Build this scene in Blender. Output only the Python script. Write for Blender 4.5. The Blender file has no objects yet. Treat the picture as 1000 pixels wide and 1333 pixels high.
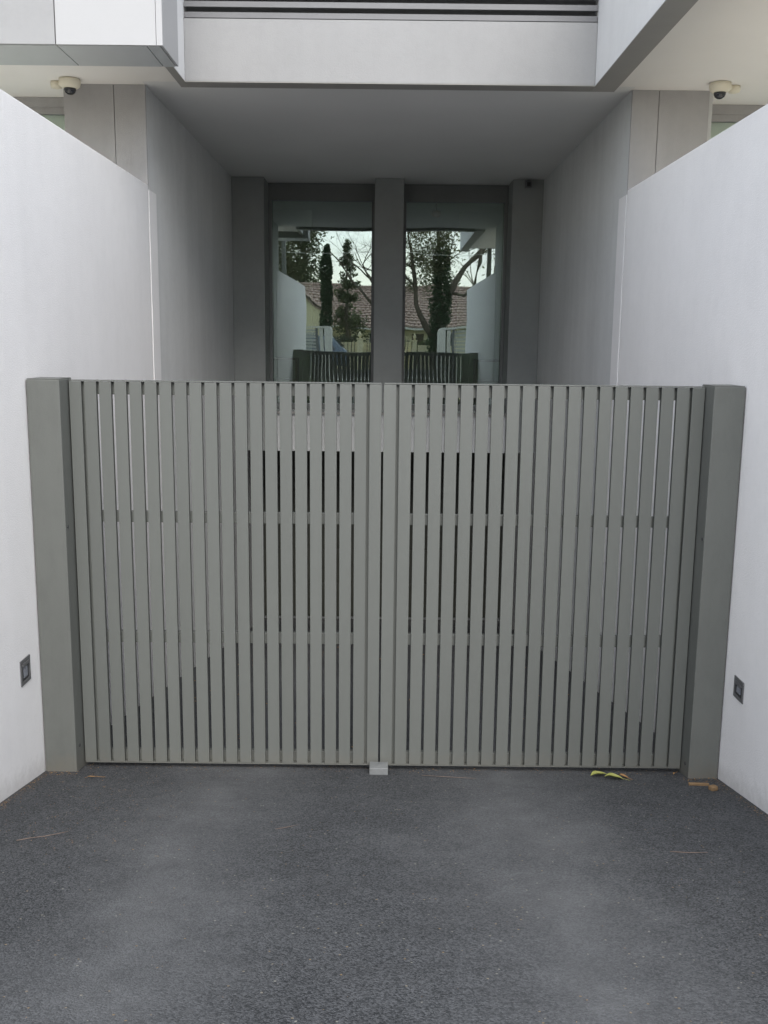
import bpy, bmesh, math, random
from mathutils import Matrix, Vector, noise
R = math.radians
random.seed(7)
scene = bpy.context.scene
C = scene.collection

# ------------------------------------------------------------------ camera
cam_data = bpy.data.cameras.new('camera')
cam = bpy.data.objects.new('camera', cam_data); C.objects.link(cam)
cam_data.sensor_fit = 'VERTICAL'; cam_data.sensor_height = 36.0; cam_data.sensor_width = 36.0
cam_data.lens = 1273.0 / 1333.0 * 36.0
cam_data.clip_start = 0.05; cam_data.clip_end = 2000
cam.matrix_world = Matrix(((0.999941, -0.010850, -0.000334, 0.0),
                           (0.001547, 0.172924, -0.984934, 0.0),
                           (0.010745, 0.984875, 0.172931, 1.55),
                           (0, 0, 0, 1)))
scene.camera = cam

# ------------------------------------------------------------------ sky and sun (bright overcast)
SUN_EL, SUN_AZ = 38, 170            # light from behind the camera, a little to its right
world = bpy.data.worlds.new('World'); scene.world = world; world.use_nodes = True
nt = world.node_tree; N = nt.nodes; L = nt.links; N.clear()
out = N.new('ShaderNodeOutputWorld'); bg = N.new('ShaderNodeBackground')
sky = N.new('ShaderNodeTexSky'); sky.sky_type = 'NISHITA'; sky.sun_disc = False
sky.sun_elevation = R(SUN_EL); sky.sun_rotation = R(SUN_AZ)
sky.air_density = 1.0; sky.dust_density = 1.0; sky.ozone_density = 1.0
tc = N.new('ShaderNodeTexCoord'); mp = N.new('ShaderNodeMapping'); mp.inputs['Scale'].default_value = (1, 1, 2.6)
no = N.new('ShaderNodeTexNoise'); no.inputs['Scale'].default_value = 2.6; no.inputs['Detail'].default_value = 7; no.inputs['Roughness'].default_value = .6
rp = N.new('ShaderNodeValToRGB'); rp.color_ramp.elements[0].position = .36; rp.color_ramp.elements[1].position = .62
rp.color_ramp.elements[0].color = (.12, .12, .12, 1); rp.color_ramp.elements[1].color = (.93, .93, .93, 1)
mx = N.new('ShaderNodeMix'); mx.data_type = 'RGBA'
L.new(tc.outputs['Generated'], mp.inputs['Vector']); L.new(mp.outputs['Vector'], no.inputs['Vector'])
L.new(no.outputs['Fac'], rp.inputs['Fac']); L.new(rp.outputs['Color'], mx.inputs[0])
L.new(sky.outputs['Color'], mx.inputs[6]); mx.inputs[7].default_value = (7.4, 7.45, 7.5, 1)
L.new(mx.outputs[2], bg.inputs['Color']); bg.inputs['Strength'].default_value = 0.108
L.new(bg.outputs['Background'], out.inputs['Surface'])
sun_d = bpy.data.lights.new('sun', 'SUN'); sun_d.energy = 1.05; sun_d.angle = R(38); sun_d.color = (1, .97, .93)
sun = bpy.data.objects.new('sun', sun_d); C.objects.link(sun)
az = R(SUN_AZ)
sd = Vector((math.sin(az) * math.cos(R(SUN_EL)), math.cos(az) * math.cos(R(SUN_EL)), math.sin(R(SUN_EL))))
sun.rotation_euler = (-sd).to_track_quat('-Z', 'Y').to_euler()
scene.view_settings.view_transform = 'Standard'; scene.view_settings.look = 'None'
scene.view_settings.gamma = 1; scene.view_settings.use_curve_mapping = False
scene.view_settings.exposure = 1.64
scene.render.engine = 'CYCLES'
scene.cycles.max_bounces = 12; scene.cycles.diffuse_bounces = 6; scene.cycles.glossy_bounces = 6; scene.cycles.transparent_max_bounces = 16

# ------------------------------------------------------------------ materials
def mat(name, col, rough=.6, var=.08, vscale=2.0, bump=0, bscale=60, metal=0, spec=.5, col2=None, dirt=0, detail=4, stretch=(1, 1, 1), bump_dist=.01, objvar=0, splash=0, streak=0):
    SLOPE = .2015
    m = bpy.data.materials.new(name); m.use_nodes = True
    n = m.node_tree.nodes; l = m.node_tree.links
    b = n['Principled BSDF']; b.inputs['Roughness'].default_value = rough; b.inputs['Metallic'].default_value = metal
    b.inputs['Specular IOR Level'].default_value = spec
    t = n.new('ShaderNodeTexCoord'); mpp = n.new('ShaderNodeMapping'); mpp.inputs['Scale'].default_value = stretch
    l.new(t.outputs['Object'], mpp.inputs['Vector'])
    a = n.new('ShaderNodeTexNoise'); a.inputs['Scale'].default_value = vscale; a.inputs['Detail'].default_value = detail
    l.new(mpp.outputs['Vector'], a.inputs['Vector'])
    r = n.new('ShaderNodeValToRGB'); r.color_ramp.elements[0].position = .3; r.color_ramp.elements[1].position = .7
    c2 = col2 or tuple(c * (1 - var) for c in col)
    c1 = col if col2 else tuple(min(1, c * (1 + var)) for c in col)
    r.color_ramp.elements[0].color = (*c2, 1); r.color_ramp.elements[1].color = (*c1, 1)
    l.new(a.outputs['Fac'], r.inputs['Fac']); last = r.outputs['Color']
    if dirt:
        d = n.new('ShaderNodeTexNoise'); d.inputs['Scale'].default_value = 9; d.inputs['Detail'].default_value = 8; d.inputs['Roughness'].default_value = .75
        l.new(mpp.outputs['Vector'], d.inputs['Vector'])
        dr = n.new('ShaderNodeValToRGB'); dr.color_ramp.elements[0].position = .3; dr.color_ramp.elements[0].color = (1 - dirt,) * 3 + (1,)
        dr.color_ramp.elements[1].position = .55; dr.color_ramp.elements[1].color = (1, 1, 1, 1)
        l.new(d.outputs['Fac'], dr.inputs['Fac'])
        mm = n.new('ShaderNodeMix'); mm.data_type = 'RGBA'; mm.blend_type = 'MULTIPLY'; mm.inputs[0].default_value = 1
        l.new(last, mm.inputs[6]); l.new(dr.outputs['Color'], mm.inputs[7]); last = mm.outputs[2]
    if objvar:
        oi = n.new('ShaderNodeObjectInfo'); mr = n.new('ShaderNodeMapRange'); mr.inputs['To Min'].default_value = 1 - objvar; mr.inputs['To Max'].default_value = 1 + objvar
        l.new(oi.outputs['Random'], mr.inputs['Value']); vm = n.new('ShaderNodeMix'); vm.data_type = 'RGBA'; vm.blend_type = 'MULTIPLY'; vm.inputs[0].default_value = 1
        l.new(last, vm.inputs[6]); l.new(mr.outputs['Result'], vm.inputs[7]); last = vm.outputs[2]
    if splash:      # dirt splashed up from the ramp: height above the sloping ground, broken up by noise
        ge = n.new('ShaderNodeNewGeometry'); sx = n.new('ShaderNodeSeparateXYZ'); l.new(ge.outputs['Position'], sx.inputs[0])
        hh = n.new('ShaderNodeMath'); hh.operation = 'MULTIPLY_ADD'; hh.inputs[1].default_value = SLOPE; l.new(sx.outputs['Y'], hh.inputs[0]); l.new(sx.outputs['Z'], hh.inputs[2])
        sn = n.new('ShaderNodeTexNoise'); sn.inputs['Scale'].default_value = 14; sn.inputs['Detail'].default_value = 8; sn.inputs['Roughness'].default_value = .7; l.new(ge.outputs['Position'], sn.inputs['Vector'])
        sm = n.new('ShaderNodeMath'); sm.operation = 'MULTIPLY_ADD'; sm.inputs[1].default_value = -.28; l.new(sn.outputs['Fac'], sm.inputs[0]); l.new(hh.outputs[0], sm.inputs[2])
        mr2 = n.new('ShaderNodeMapRange'); mr2.inputs['From Min'].default_value = -.13; mr2.inputs['From Max'].default_value = .0; mr2.inputs['To Min'].default_value = splash; mr2.inputs['To Max'].default_value = 0
        l.new(sm.outputs[0], mr2.inputs['Value']); sp = n.new('ShaderNodeMix'); sp.data_type = 'RGBA'
        l.new(mr2.outputs['Result'], sp.inputs[0]); l.new(last, sp.inputs[6]); sp.inputs[7].default_value = (.16, .14, .11, 1); last = sp.outputs[2]
    if streak:      # faint rain streaks running down the face
        ge2 = n.new('ShaderNodeNewGeometry'); ms = n.new('ShaderNodeMapping'); ms.inputs['Scale'].default_value = (5, 5, .22); l.new(ge2.outputs['Position'], ms.inputs['Vector'])
        ns = n.new('ShaderNodeTexNoise'); ns.inputs['Scale'].default_value = 1; ns.inputs['Detail'].default_value = 6; ns.inputs['Roughness'].default_value = .65; l.new(ms.outputs['Vector'], ns.inputs['Vector'])
        rs = n.new('ShaderNodeMapRange'); rs.inputs['From Min'].default_value = .35; rs.inputs['From Max'].default_value = .62; rs.inputs['To Min'].default_value = 1 - streak; rs.inputs['To Max'].default_value = 1
        l.new(ns.outputs['Fac'], rs.inputs['Value']); vs_ = n.new('ShaderNodeMix'); vs_.data_type = 'RGBA'; vs_.blend_type = 'MULTIPLY'; vs_.inputs[0].default_value = 1
        l.new(last, vs_.inputs[6]); l.new(rs.outputs['Result'], vs_.inputs[7]); last = vs_.outputs[2]
    l.new(last, b.inputs['Base Color'])
    if bump:
        bn = n.new('ShaderNodeTexNoise'); bn.inputs['Scale'].default_value = bscale; bn.inputs['Detail'].default_value = 3
        l.new(t.outputs['Object'], bn.inputs['Vector'])
        bp = n.new('ShaderNodeBump'); bp.inputs['Strength'].default_value = bump; bp.inputs['Distance'].default_value = bump_dist
        l.new(bn.outputs['Fac'], bp.inputs['Height']); l.new(bp.outputs['Normal'], b.inputs['Normal'])
    return m

M = {}
M['white_render'] = mat('white_render', (.80, .785, .78), .85, .02, 1.3, .3, 130, dirt=.03, spec=.2, splash=.25, streak=.022)
M['grey_render'] = mat('recess_render', (.62, .625, .62), .85, .04, 1.1, .35, 120, dirt=.05, streak=.06, spec=.2)
M['pier_render'] = mat('pier_render', (.30, .31, .30), .85, .05, 1.6, .35, 120, dirt=.06, spec=.2)
M['pillar_render'] = mat('pillar_render', (.40, .388, .385), .85, .05, 1.6, .35, 120, dirt=.06, streak=.06, spec=.2)
M['soffit'] = mat('soffit_paint', (.80, .775, .74), .85, .03, .8, .1, 90, spec=.2)
M['ceiling'] = mat('shaded_soffit_paint', (.72, .715, .70), .85, .03, .8, .1, 90, spec=.2)  # soffit paint toned greyer to stand in for cooler light in the recess
M['fascia'] = mat('toned_fascia_paint', (.30, .30, .30), .85, .03, 1.2, .2, 120, dirt=.05, streak=.025, spec=.2)  # same paint as the side beams, darkened to offset the strong frontal sun
M['beam'] = mat('side_beam_paint', (.66, .66, .66), .8, .03, 1.2, .2, 120, dirt=.04, streak=.025, spec=.25)
M['beam_edge'] = mat('beam_edge_trim', (.30, .29, .27), .7, .05, 2)
M['panel'] = mat('white_cladding', (.365, .365, .37), .6, .015, .7, dirt=.02)
M['panel_grey'] = mat('greyer_cladding', (.275, .275, .278), .6, .04, 1.2, dirt=.06)  # greyer tone for the left-hand front panels
M['panel_under'] = mat('underside_cladding', (.44, .455, .46), .5, .03, 1, dirt=.04)
M['backing'] = mat('dark_backing', (.20, .20, .20), .8)
M['gate'] = mat('grey_powder_coat', (.116, .122, .113), .5, .035, 1.2, .10, 220, spec=.4, dirt=.05, stretch=(1, 1, .35), objvar=.035, splash=.22, streak=.05)
M['post'] = mat('grey_post_paint', (.124, .129, .119), .52, .05, 1.4, .10, 120, spec=.4, dirt=.09, stretch=(1, 1, .5), splash=.35, streak=.06)
M['louvre'] = mat('louvre_aluminium', (.15, .15, .155), .5, .04, 3, metal=0, dirt=.1, stretch=(.3, 1, 1))
M['dark'] = mat('dark_metal', (.025, .025, .027), .5)
M['frame'] = mat('window_frame_paint', (.15, .155, .15), .45)
M['galv'] = mat('galvanised_steel', (.30, .31, .31), .5, .12, 14, metal=.6, dirt=.2)
M['cream_plastic'] = mat('cream_plastic', (.72, .67, .54), .45, .03, 6)
M['dome'] = mat('tinted_dome', (.012, .014, .02), .06, .05, 4, spec=.8)
M['steel'] = mat('plate_steel', (.16, .16, .165), .4, .08, 25, metal=.5)
M['lens'] = mat('frosted_lens', (.20, .21, .24), .25, .1, 20)
M['room'] = mat('room_paint', (.62, .64, .58), .8, .03, 1)
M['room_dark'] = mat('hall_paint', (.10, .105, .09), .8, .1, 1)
M['timber'] = mat('shelf_timber', (.16, .10, .05), .5, .2, 6, stretch=(1, 8, 8))
M['garage'] = mat('garage_door_paint', (.045, .047, .036), .5, .1, 3)
M['wood'] = mat('weathered_offcut', (.19, .12, .06), .8, .2, 25, .3, 60, stretch=(1, 6, 6))
M['leaf_yellow'] = mat('yellow_leaf', (.33, .32, .11), .6, .2, 25, col2=(.25, .27, .06))
M['leaf_brown'] = mat('dry_leaf', (.42, .24, .09), .7, .3, 12, col2=(.22, .12, .05))
M['twig'] = mat('dry_twig', (.15, .11, .09), .8, .25, 20)
M['paving'] = mat('bounce_paving', (.62, .58, .50), .85, .06, 2, .2, 40, dirt=.08)  # unseen terraces, tone raised to bounce light up to the soffits
M['concrete'] = mat('concrete', (.34, .33, .31), .9, .08, 1.5, .3, 40, dirt=.15)
M['grass'] = mat('grass_verge', (.055, .08, .025), .9, .2, 3, .8, 60, col2=(.04, .055, .02))
M['road'] = mat('road_asphalt', (.06, .06, .062), .9, .12, 2, .3, 80)
M['earth'] = mat('bare_ground', (.12, .11, .08), .95, .15, .6)
M['cream_wall'] = mat('cream_wall', (.78, .71, .46), .85, .05, .9, .2, 30, dirt=.08)
M['tile'] = mat('terracotta_tile', (.50, .38, .32), .85, .2, 3.5, dirt=.45, col2=(.32, .22, .18), detail=8)
M['bark'] = mat('bark', (.10, .08, .055), .9, .25, 5, .7, 20, stretch=(1, 1, .3))
M['pale_bark'] = mat('pale_bark', (.30, .26, .19), .85, .25, 4, .4, 15, stretch=(1, 1, .3))
M['foliage'] = mat('foliage', (.11, .13, .055), .6, .3, 1.6, col2=(.07, .09, .04))
M['foliage_dark'] = mat('dark_foliage', (.05, .10, .038), .6, .3, 2.4, col2=(.025, .05, .02))
M['foliage_olive'] = mat('olive_foliage', (.17, .165, .085), .65, .3, 1.2, col2=(.09, .10, .045))
M['iron'] = mat('black_iron', (.015, .015, .015), .5)
M['fence_white'] = mat('white_fence_render', (.68, .67, .60), .85, .04, 1.5, dirt=.07)
M['fence_slat'] = mat('pale_fence_slat', (.46, .46, .41), .7, .06, 3)
M['car_paint'] = mat('blue_grey_car_paint', (.11, .15, .20), .25, .03, 1, spec=.7)
M['car_glass'] = mat('car_glass', (.02, .03, .04), .05, .05, 1, spec=.9)
M['tyre'] = mat('tyre_rubber', (.02, .02, .02), .85)
M['rim'] = mat('alloy_rim', (.4, .4, .42), .3, .05, 4, metal=.8)
M['lamp_red'] = mat('red_lens', (.35, .02, .02), .2)
M['amber'] = mat('amber_glass', (.55, .22, .04), .3)
M['blind'] = mat('roller_blind', (.80, .82, .74), .8, .03, 2)

for k in ('foliage', 'foliage_dark', 'foliage_olive'):      # thin leaves let some light through
    n = M[k].node_tree.nodes; l = M[k].node_tree.links; b = n['Principled BSDF']; o = n['Material Output']
    tr = n.new('ShaderNodeBsdfTranslucent'); mk = n.new('ShaderNodeMixShader'); mk.inputs['Fac'].default_value = .5
    l.new(b.inputs['Base Color'].links[0].from_socket, tr.inputs['Color']); l.new(b.outputs['BSDF'], mk.inputs[1]); l.new(tr.outputs['BSDF'], mk.inputs[2]); l.new(mk.outputs['Shader'], o.inputs['Surface'])

def glass(name, tint, refl, haze=.0):
    m = bpy.data.materials.new(name); m.use_nodes = True
    n = m.node_tree.nodes; l = m.node_tree.links; n.clear()
    o = n.new('ShaderNodeOutputMaterial'); ms = n.new('ShaderNodeMixShader'); t = n.new('ShaderNodeBsdfTransparent'); g = n.new('ShaderNodeBsdfGlossy')
    g.inputs['Roughness'].default_value = 0.0; t.inputs['Color'].default_value = (*tint, 1); g.inputs['Color'].default_value = (.86, .95, 1.0, 1)
    lw = n.new('ShaderNodeFresnel'); lw.inputs['IOR'].default_value = 1.5
    ad = n.new('ShaderNodeMath'); ad.operation = 'ADD'; ad.use_clamp = True; ad.inputs[1].default_value = refl
    tco = n.new('ShaderNodeTexCoord'); ns = n.new('ShaderNodeTexNoise'); ns.inputs['Scale'].default_value = 1.3; ns.inputs['Detail'].default_value = 1
    bp = n.new('ShaderNodeBump'); bp.inputs['Strength'].default_value = .03; bp.inputs['Distance'].default_value = .05
    l.new(tco.outputs['Object'], ns.inputs['Vector']); l.new(ns.outputs['Fac'], bp.inputs['Height']); l.new(bp.outputs['Normal'], g.inputs['Normal'])
    l.new(lw.outputs['Fac'], ad.inputs[0]); l.new(ad.outputs['Value'], ms.inputs['Fac'])
    l.new(t.outputs['BSDF'], ms.inputs[1]); l.new(g.outputs['BSDF'], ms.inputs[2])
    df = n.new('ShaderNodeBsdfDiffuse'); df.inputs['Color'].default_value = (.50, .54, .46, 1)      # green-grey veil, haze put over the pane as diffuse colour
    dn = n.new('ShaderNodeTexNoise'); dn.inputs['Scale'].default_value = 2.2; dn.inputs['Detail'].default_value = 6; l.new(tco.outputs['Object'], dn.inputs['Vector'])
    dm = n.new('ShaderNodeMapRange'); dm.inputs['To Min'].default_value = haze * .5; dm.inputs['To Max'].default_value = haze * 1.5; l.new(dn.outputs['Fac'], dm.inputs['Value'])
    m2 = n.new('ShaderNodeMixShader'); l.new(dm.outputs['Result'], m2.inputs['Fac']); l.new(ms.outputs['Shader'], m2.inputs[1]); l.new(df.outputs['BSDF'], m2.inputs[2]); l.new(m2.outputs['Shader'], o.inputs['Surface'])
    return m
M['glass'] = glass('tinted_window_glass', (.72, .80, .68), .20, .055)
M['glass_side'] = glass('side_window_glass', (.98, 1, .98), .0)

def asphalt():
    m = bpy.data.materials.new('driveway_asphalt'); m.use_nodes = True
    n = m.node_tree.nodes; l = m.node_tree.links; b = n['Principled BSDF']
    t = n.new('ShaderNodeTexCoord'); P = t.outputs['Object']
    def noise_(s, d, r=.55, dist=0):
        a = n.new('ShaderNodeTexNoise'); a.inputs['Scale'].default_value = s; a.inputs['Detail'].default_value = d
        a.inputs['Roughness'].default_value = r; a.inputs['Distortion'].default_value = dist; l.new(P, a.inputs['Vector']); return a.outputs['Fac']
    def math_(op, a, b2, clamp=False):
        k = n.new('ShaderNodeMath'); k.operation = op; k.use_clamp = clamp
        for i, v in enumerate((a, b2)):
            if isinstance(v, (int, float)): k.inputs[i].default_value = v
            else: l.new(v, k.inputs[i])
        return k.outputs[0]
    def ramp_(f, p0, p1, c0, c1):
        k = n.new('ShaderNodeValToRGB'); k.color_ramp.elements[0].position = p0; k.color_ramp.elements[1].position = p1
        k.color_ramp.elements[0].color = (*c0, 1); k.color_ramp.elements[1].color = (*c1, 1); l.new(f, k.inputs['Fac']); return k.outputs['Color']
    def mix_(f, a, b2, bt='MIX'):
        k = n.new('ShaderNodeMix'); k.data_type = 'RGBA'; k.blend_type = bt
        for i, v in ((0, f), (6, a), (7, b2)):
            if isinstance(v, (int, float)): k.inputs[i].default_value = v
            elif isinstance(v, tuple): k.inputs[i].default_value = (*v, 1)
            else: l.new(v, k.inputs[i])
        return k.outputs[2]
    # stones in binder
    v = n.new('ShaderNodeTexVoronoi'); v.inputs['Scale'].default_value = 150; l.new(P, v.inputs['Vector'])
    sep = n.new('ShaderNodeSeparateColor'); l.new(v.outputs['Color'], sep.inputs['Color'])
    stone = ramp_(sep.outputs[0], .05, .95, (.016, .018, .020), (.086, .089, .094))
    # dust worn into the two wheel tracks (x about -1 and 0.75), wandering
    sx = n.new('ShaderNodeSeparateXYZ'); l.new(P, sx.inputs[0])
    wob = math_('MULTIPLY', math_('SUBTRACT', noise_(.8, 2), .5), .9)
    xx = math_('ADD', sx.outputs['X'], wob)
    def track(x0, w):
        q = math_('ABSOLUTE', math_('SUBTRACT', xx, x0), 0)
        return math_('SUBTRACT', 1.0, math_('DIVIDE', q, w), True)
    tr = math_('MAXIMUM', track(-.95, .6), track(.72, .62))
    far = n.new('ShaderNodeMapRange'); far.inputs['From Min'].default_value = 2.2; far.inputs['From Max'].default_value = 3.4; l.new(sx.outputs['Y'], far.inputs['Value'])
    far.inputs['To Min'].default_value = 1; far.inputs['To Max'].default_value = 1
    dust = math_('MULTIPLY', tr, noise_(1.7, 5, .6), True)
    dust = math_('ADD', math_('MULTIPLY', dust, .95), math_('MULTIPLY', math_('SUBTRACT', noise_(1.1, 6, .65, .4), .47), .8, True), True)
    c = mix_(math_('MULTIPLY', dust, .9), stone, (.136, .138, .141))
    c = mix_(1.0, c, ramp_(noise_(5, 6, .7), .3, .7, (.80, .80, .80), (1.12, 1.12, 1.12)), 'MULTIPLY')
    # pale and ochre chips
    v2 = n.new('ShaderNodeTexVoronoi'); v2.inputs['Scale'].default_value = 85; l.new(P, v2.inputs['Vector'])
    s2 = n.new('ShaderNodeSeparateColor'); l.new(v2.outputs['Color'], s2.inputs['Color'])
    pick = math_('MULTIPLY', math_('GREATER_THAN', s2.outputs[0], .991), math_('LESS_THAN', v2.outputs['Distance'], .42))
    c = mix_(math_('MULTIPLY', pick, .5), c, ramp_(s2.outputs[1], .3, .7, (.30, .20, .09), (.34, .33, .28)))
    l.new(c, b.inputs['Base Color'])
    b.inputs['Roughness'].default_value = .82; b.inputs['Specular IOR Level'].default_value = .35
    bp = n.new('ShaderNodeBump'); bp.inputs['Strength'].default_value = .9; bp.inputs['Distance'].default_value = .004
    h = math_('ADD', math_('MULTIPLY', v.outputs['Distance'], -1.0), math_('MULTIPLY', noise_(60, 4), .6))
    l.new(h, bp.inputs['Height']); l.new(bp.outputs['Normal'], b.inputs['Normal'])
    return m
M['asphalt'] = asphalt()

# ------------------------------------------------------------------ mesh helpers
class MB:
    def __init__(s): s.bm = bmesh.new()
    def box(s, x0, x1, y0, y1, z0, z1, bev=0, rot=None, about=None):
        bm = s.bm; vs = [bm.verts.new((x, y, z)) for x in (x0, x1) for y in (y0, y1) for z in (z0, z1)]
        F = [(0, 1, 3, 2), (4, 6, 7, 5), (0, 4, 5, 1), (2, 3, 7, 6), (0, 2, 6, 4), (1, 5, 7, 3)]
        fs = [bm.faces.new([vs[i] for i in f]) for f in F]
        if rot is not None:
            p = Vector(about or ((x0 + x1) / 2, (y0 + y1) / 2, (z0 + z1) / 2))
            bmesh.ops.rotate(bm, verts=vs, cent=p, matrix=rot)
        if bev:
            es = list({e for f in fs for e in f.edges})
            bmesh.ops.bevel(bm, geom=es, offset=bev, segments=2, affect='EDGES', profile=.6)
        return s
    def tube(s, pts, radii, n=8, cap=True):
        bm = s.bm; rings = []
        pts = [Vector(p) for p in pts]
        for i, p in enumerate(pts):
            d = (pts[min(i + 1, len(pts) - 1)] - pts[max(i - 1, 0)])
            d = d.normalized() if d.length > 1e-9 else Vector((0, 0, 1))
            a = d.cross(Vector((0, 0, 1)) if abs(d.z) < .95 else Vector((1, 0, 0))).normalized(); b = d.cross(a)
            r = radii[i] if isinstance(radii, (list, tuple)) else radii
            rings.append([bm.verts.new(p + (a * math.cos(t) + b * math.sin(t)) * r) for t in [2 * math.pi * k / n for k in range(n)]])
        for i in range(len(rings) - 1):
            for k in range(n):
                f = bm.faces.new((rings[i][k], rings[i][(k + 1) % n], rings[i + 1][(k + 1) % n], rings[i + 1][k])); f.smooth = True
        if cap:
            try: bm.faces.new(rings[0]); bm.faces.new(rings[-1])
            except Exception: pass
        return s
    def lathe(s, prof, c, n=24):      # profile of (r, z) about the vertical axis at c
        bm = s.bm; c = Vector(c); rings = []
        for r, z in prof:
            rings.append([bm.verts.new(c + Vector((r * math.cos(2 * math.pi * k / n), r * math.sin(2 * math.pi * k / n), z))) for k in range(n)])
        for i in range(len(rings) - 1):
            for k in range(n):
                f = bm.faces.new((rings[i][k], rings[i][(k + 1) % n], rings[i + 1][(k + 1) % n], rings[i + 1][k])); f.smooth = True
        bm.faces.new(rings[0]); bm.faces.new(rings[-1])
        return s
    def prism(s, poly, axis, a, b):   # poly in the other two axes, extruded from a to b along axis
        bm = s.bm
        def P(u, v, w):
            return {'x': (w, u, v), 'y': (u, w, v), 'z': (u, v, w)}[axis]
        A = [bm.verts.new(P(u, v, a)) for u, v in poly]; B = [bm.verts.new(P(u, v, b)) for u, v in poly]
        bm.faces.new(A); bm.faces.new(B[::-1])
        for i in range(len(poly)):
            j = (i + 1) % len(poly); bm.faces.new((A[i], A[j], B[j], B[i]))
        return s
    def quad(s, *vs):
        s.bm.faces.new([s.bm.verts.new(v) for v in vs]); return s
    def obj(s, name, m, parent=None, loc=None, normals=True):
        if normals: bmesh.ops.recalc_face_normals(s.bm, faces=s.bm.faces)
        me = bpy.data.meshes.new(name); s.bm.to_mesh(me); s.bm.free(); me.materials.append(M[m])
        o = bpy.data.objects.new(name, me); C.objects.link(o)
        if parent is not None:
            o.parent = parent; o.matrix_parent_inverse = Matrix.Translation(-Vector(parent.location))
        if loc is not None: o.location = loc
        return o
def box(name, m, parent, *a, **k): return MB().box(*a, **k).obj(name, m, parent)
def thing(name, label, cat, loc=(0, 0, 0), group=None):
    o = bpy.data.objects.new(name, None); C.objects.link(o); o.location = loc; o.empty_display_size = .2
    return tag(o, label, cat, group)
def tag(o, label=None, cat=None, group=None, kind=None):
    if label: o['label'] = label
    if cat: o['category'] = cat
    if group: o['group'] = group
    if kind: o['kind'] = kind
    return o

XL, XR = -2.14, 2.15
SLOPE = .2015
def gz(y):          # height of the driveway: flat street level, easing into the ramp, flat again in the undercroft
    if y <= -1: return 0.0
    if y <= 1: t = (y + 1) / 2; return -SLOPE * t * t
    if y <= 16: return -SLOPE * y
    if y <= 17: t = y - 16; return -SLOPE * (16 + t - t * t / 2)
    return -SLOPE * 16.5

# ------------------------------------------------------------------ the setting
bm = bmesh.new(); ys = [-8.6 + .2 * i for i in range(0, 128)]; xs = [XL - .05 + (XR - XL + .1) * i / 22 for i in range(23)]
grid = [[bm.verts.new((x, y, gz(y) + .0035 * noise.noise(Vector((x * 1.3, y * 1.1, 0))))) for x in xs] for y in ys]
for j in range(len(ys) - 1):
    for i in range(len(xs) - 1):
        f = bm.faces.new((grid[j][i], grid[j][i + 1], grid[j + 1][i + 1], grid[j + 1][i])); f.smooth = True
me = bpy.data.meshes.new('driveway'); bm.to_mesh(me); bm.free(); me.materials.append(M['asphalt'])
o = bpy.data.objects.new('driveway', me); C.objects.link(o)
tag(o, 'dark grey asphalt ramp running down through the gate', kind='structure')

g = MB()
for x0, x1, y0, y1 in ((-300, XL - .02, -7.9, 300), (XR + .02, 300, -7.9, 300), (XL - .02, XR + .02, 17.2, 300)):
    g.quad((x0, y0, -.03), (x1, y0, -.03), (x1, y1, -.03), (x0, y1, -.03))
tag(g.obj('ground', 'earth'), kind='structure')
g = MB().quad((-300, -300, -.05), (300, -300, -.05), (300, -7.9, -.05), (-300, -7.9, -.05))
tag(g.obj('verge', 'grass'), kind='structure')
tag(MB().box(-60, 60, -12.2, -10.4, -.2, -.01).obj('footpath', 'concrete'), kind='structure')
tag(MB().quad((-120, -20, -.035), (120, -20, -.035), (120, -13.2, -.035), (-120, -13.2, -.035)).obj('road', 'road'), kind='structure')
tag(MB().box(-120, 120, -13.2, -13.05, -.2, .02, .02).box(-120, 120, -20.15, -20, -.2, .1, .02).obj('kerb', 'concrete'), kind='structure')
tag(MB().box(XL - 3.6, XL - .21, 3, 9.6, -.3, .35).box(XR + .21, XR + 3.6, 3, 9.6, -.3, .35).obj('terrace', 'paving'), kind='structure')

# ------------------------------------------------------------------ boundary walls
for s, x in ((-1, XL), (1, XR)):
    y0, y1 = (2.6, 9.12)
    side = 'left' if s < 0 else 'right'
    w = thing('boundary_wall', 'tall white rendered wall along the %s side of the driveway%s' % (side, ', with a step light low beside the gate post' if 0 else ''), 'wall', (x + s * .1, 2.6, 0))
    a, b = sorted((x, x + s * .2))
    MB().box(a, b, y0, y1, -2.6, 2.895, .006).obj('wall_panel', 'white_render', w)
    a, b = sorted((x - s * .004, x + s * .15))
    MB().box(a, b, 9.132, 9.42, -2.6, 2.86, .005).obj('end_return', 'white_render', w)

# ------------------------------------------------------------------ the building
CZ = 3.745
B = thing('apartment_building', 'grey and white rendered building with deep recess, soffit and two tall windows over the garage', 'building', (0, 9.2, 0))
# recess side walls
MB().box(XL - .30, XL - .003, 9.16, 17.2, -3.6, CZ).obj('recess_wall', 'grey_render', B)
MB().box(XR + .003, XR + .30, 9.16, 17.2, -3.6, CZ).obj('recess_wall', 'grey_render', B)
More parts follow.
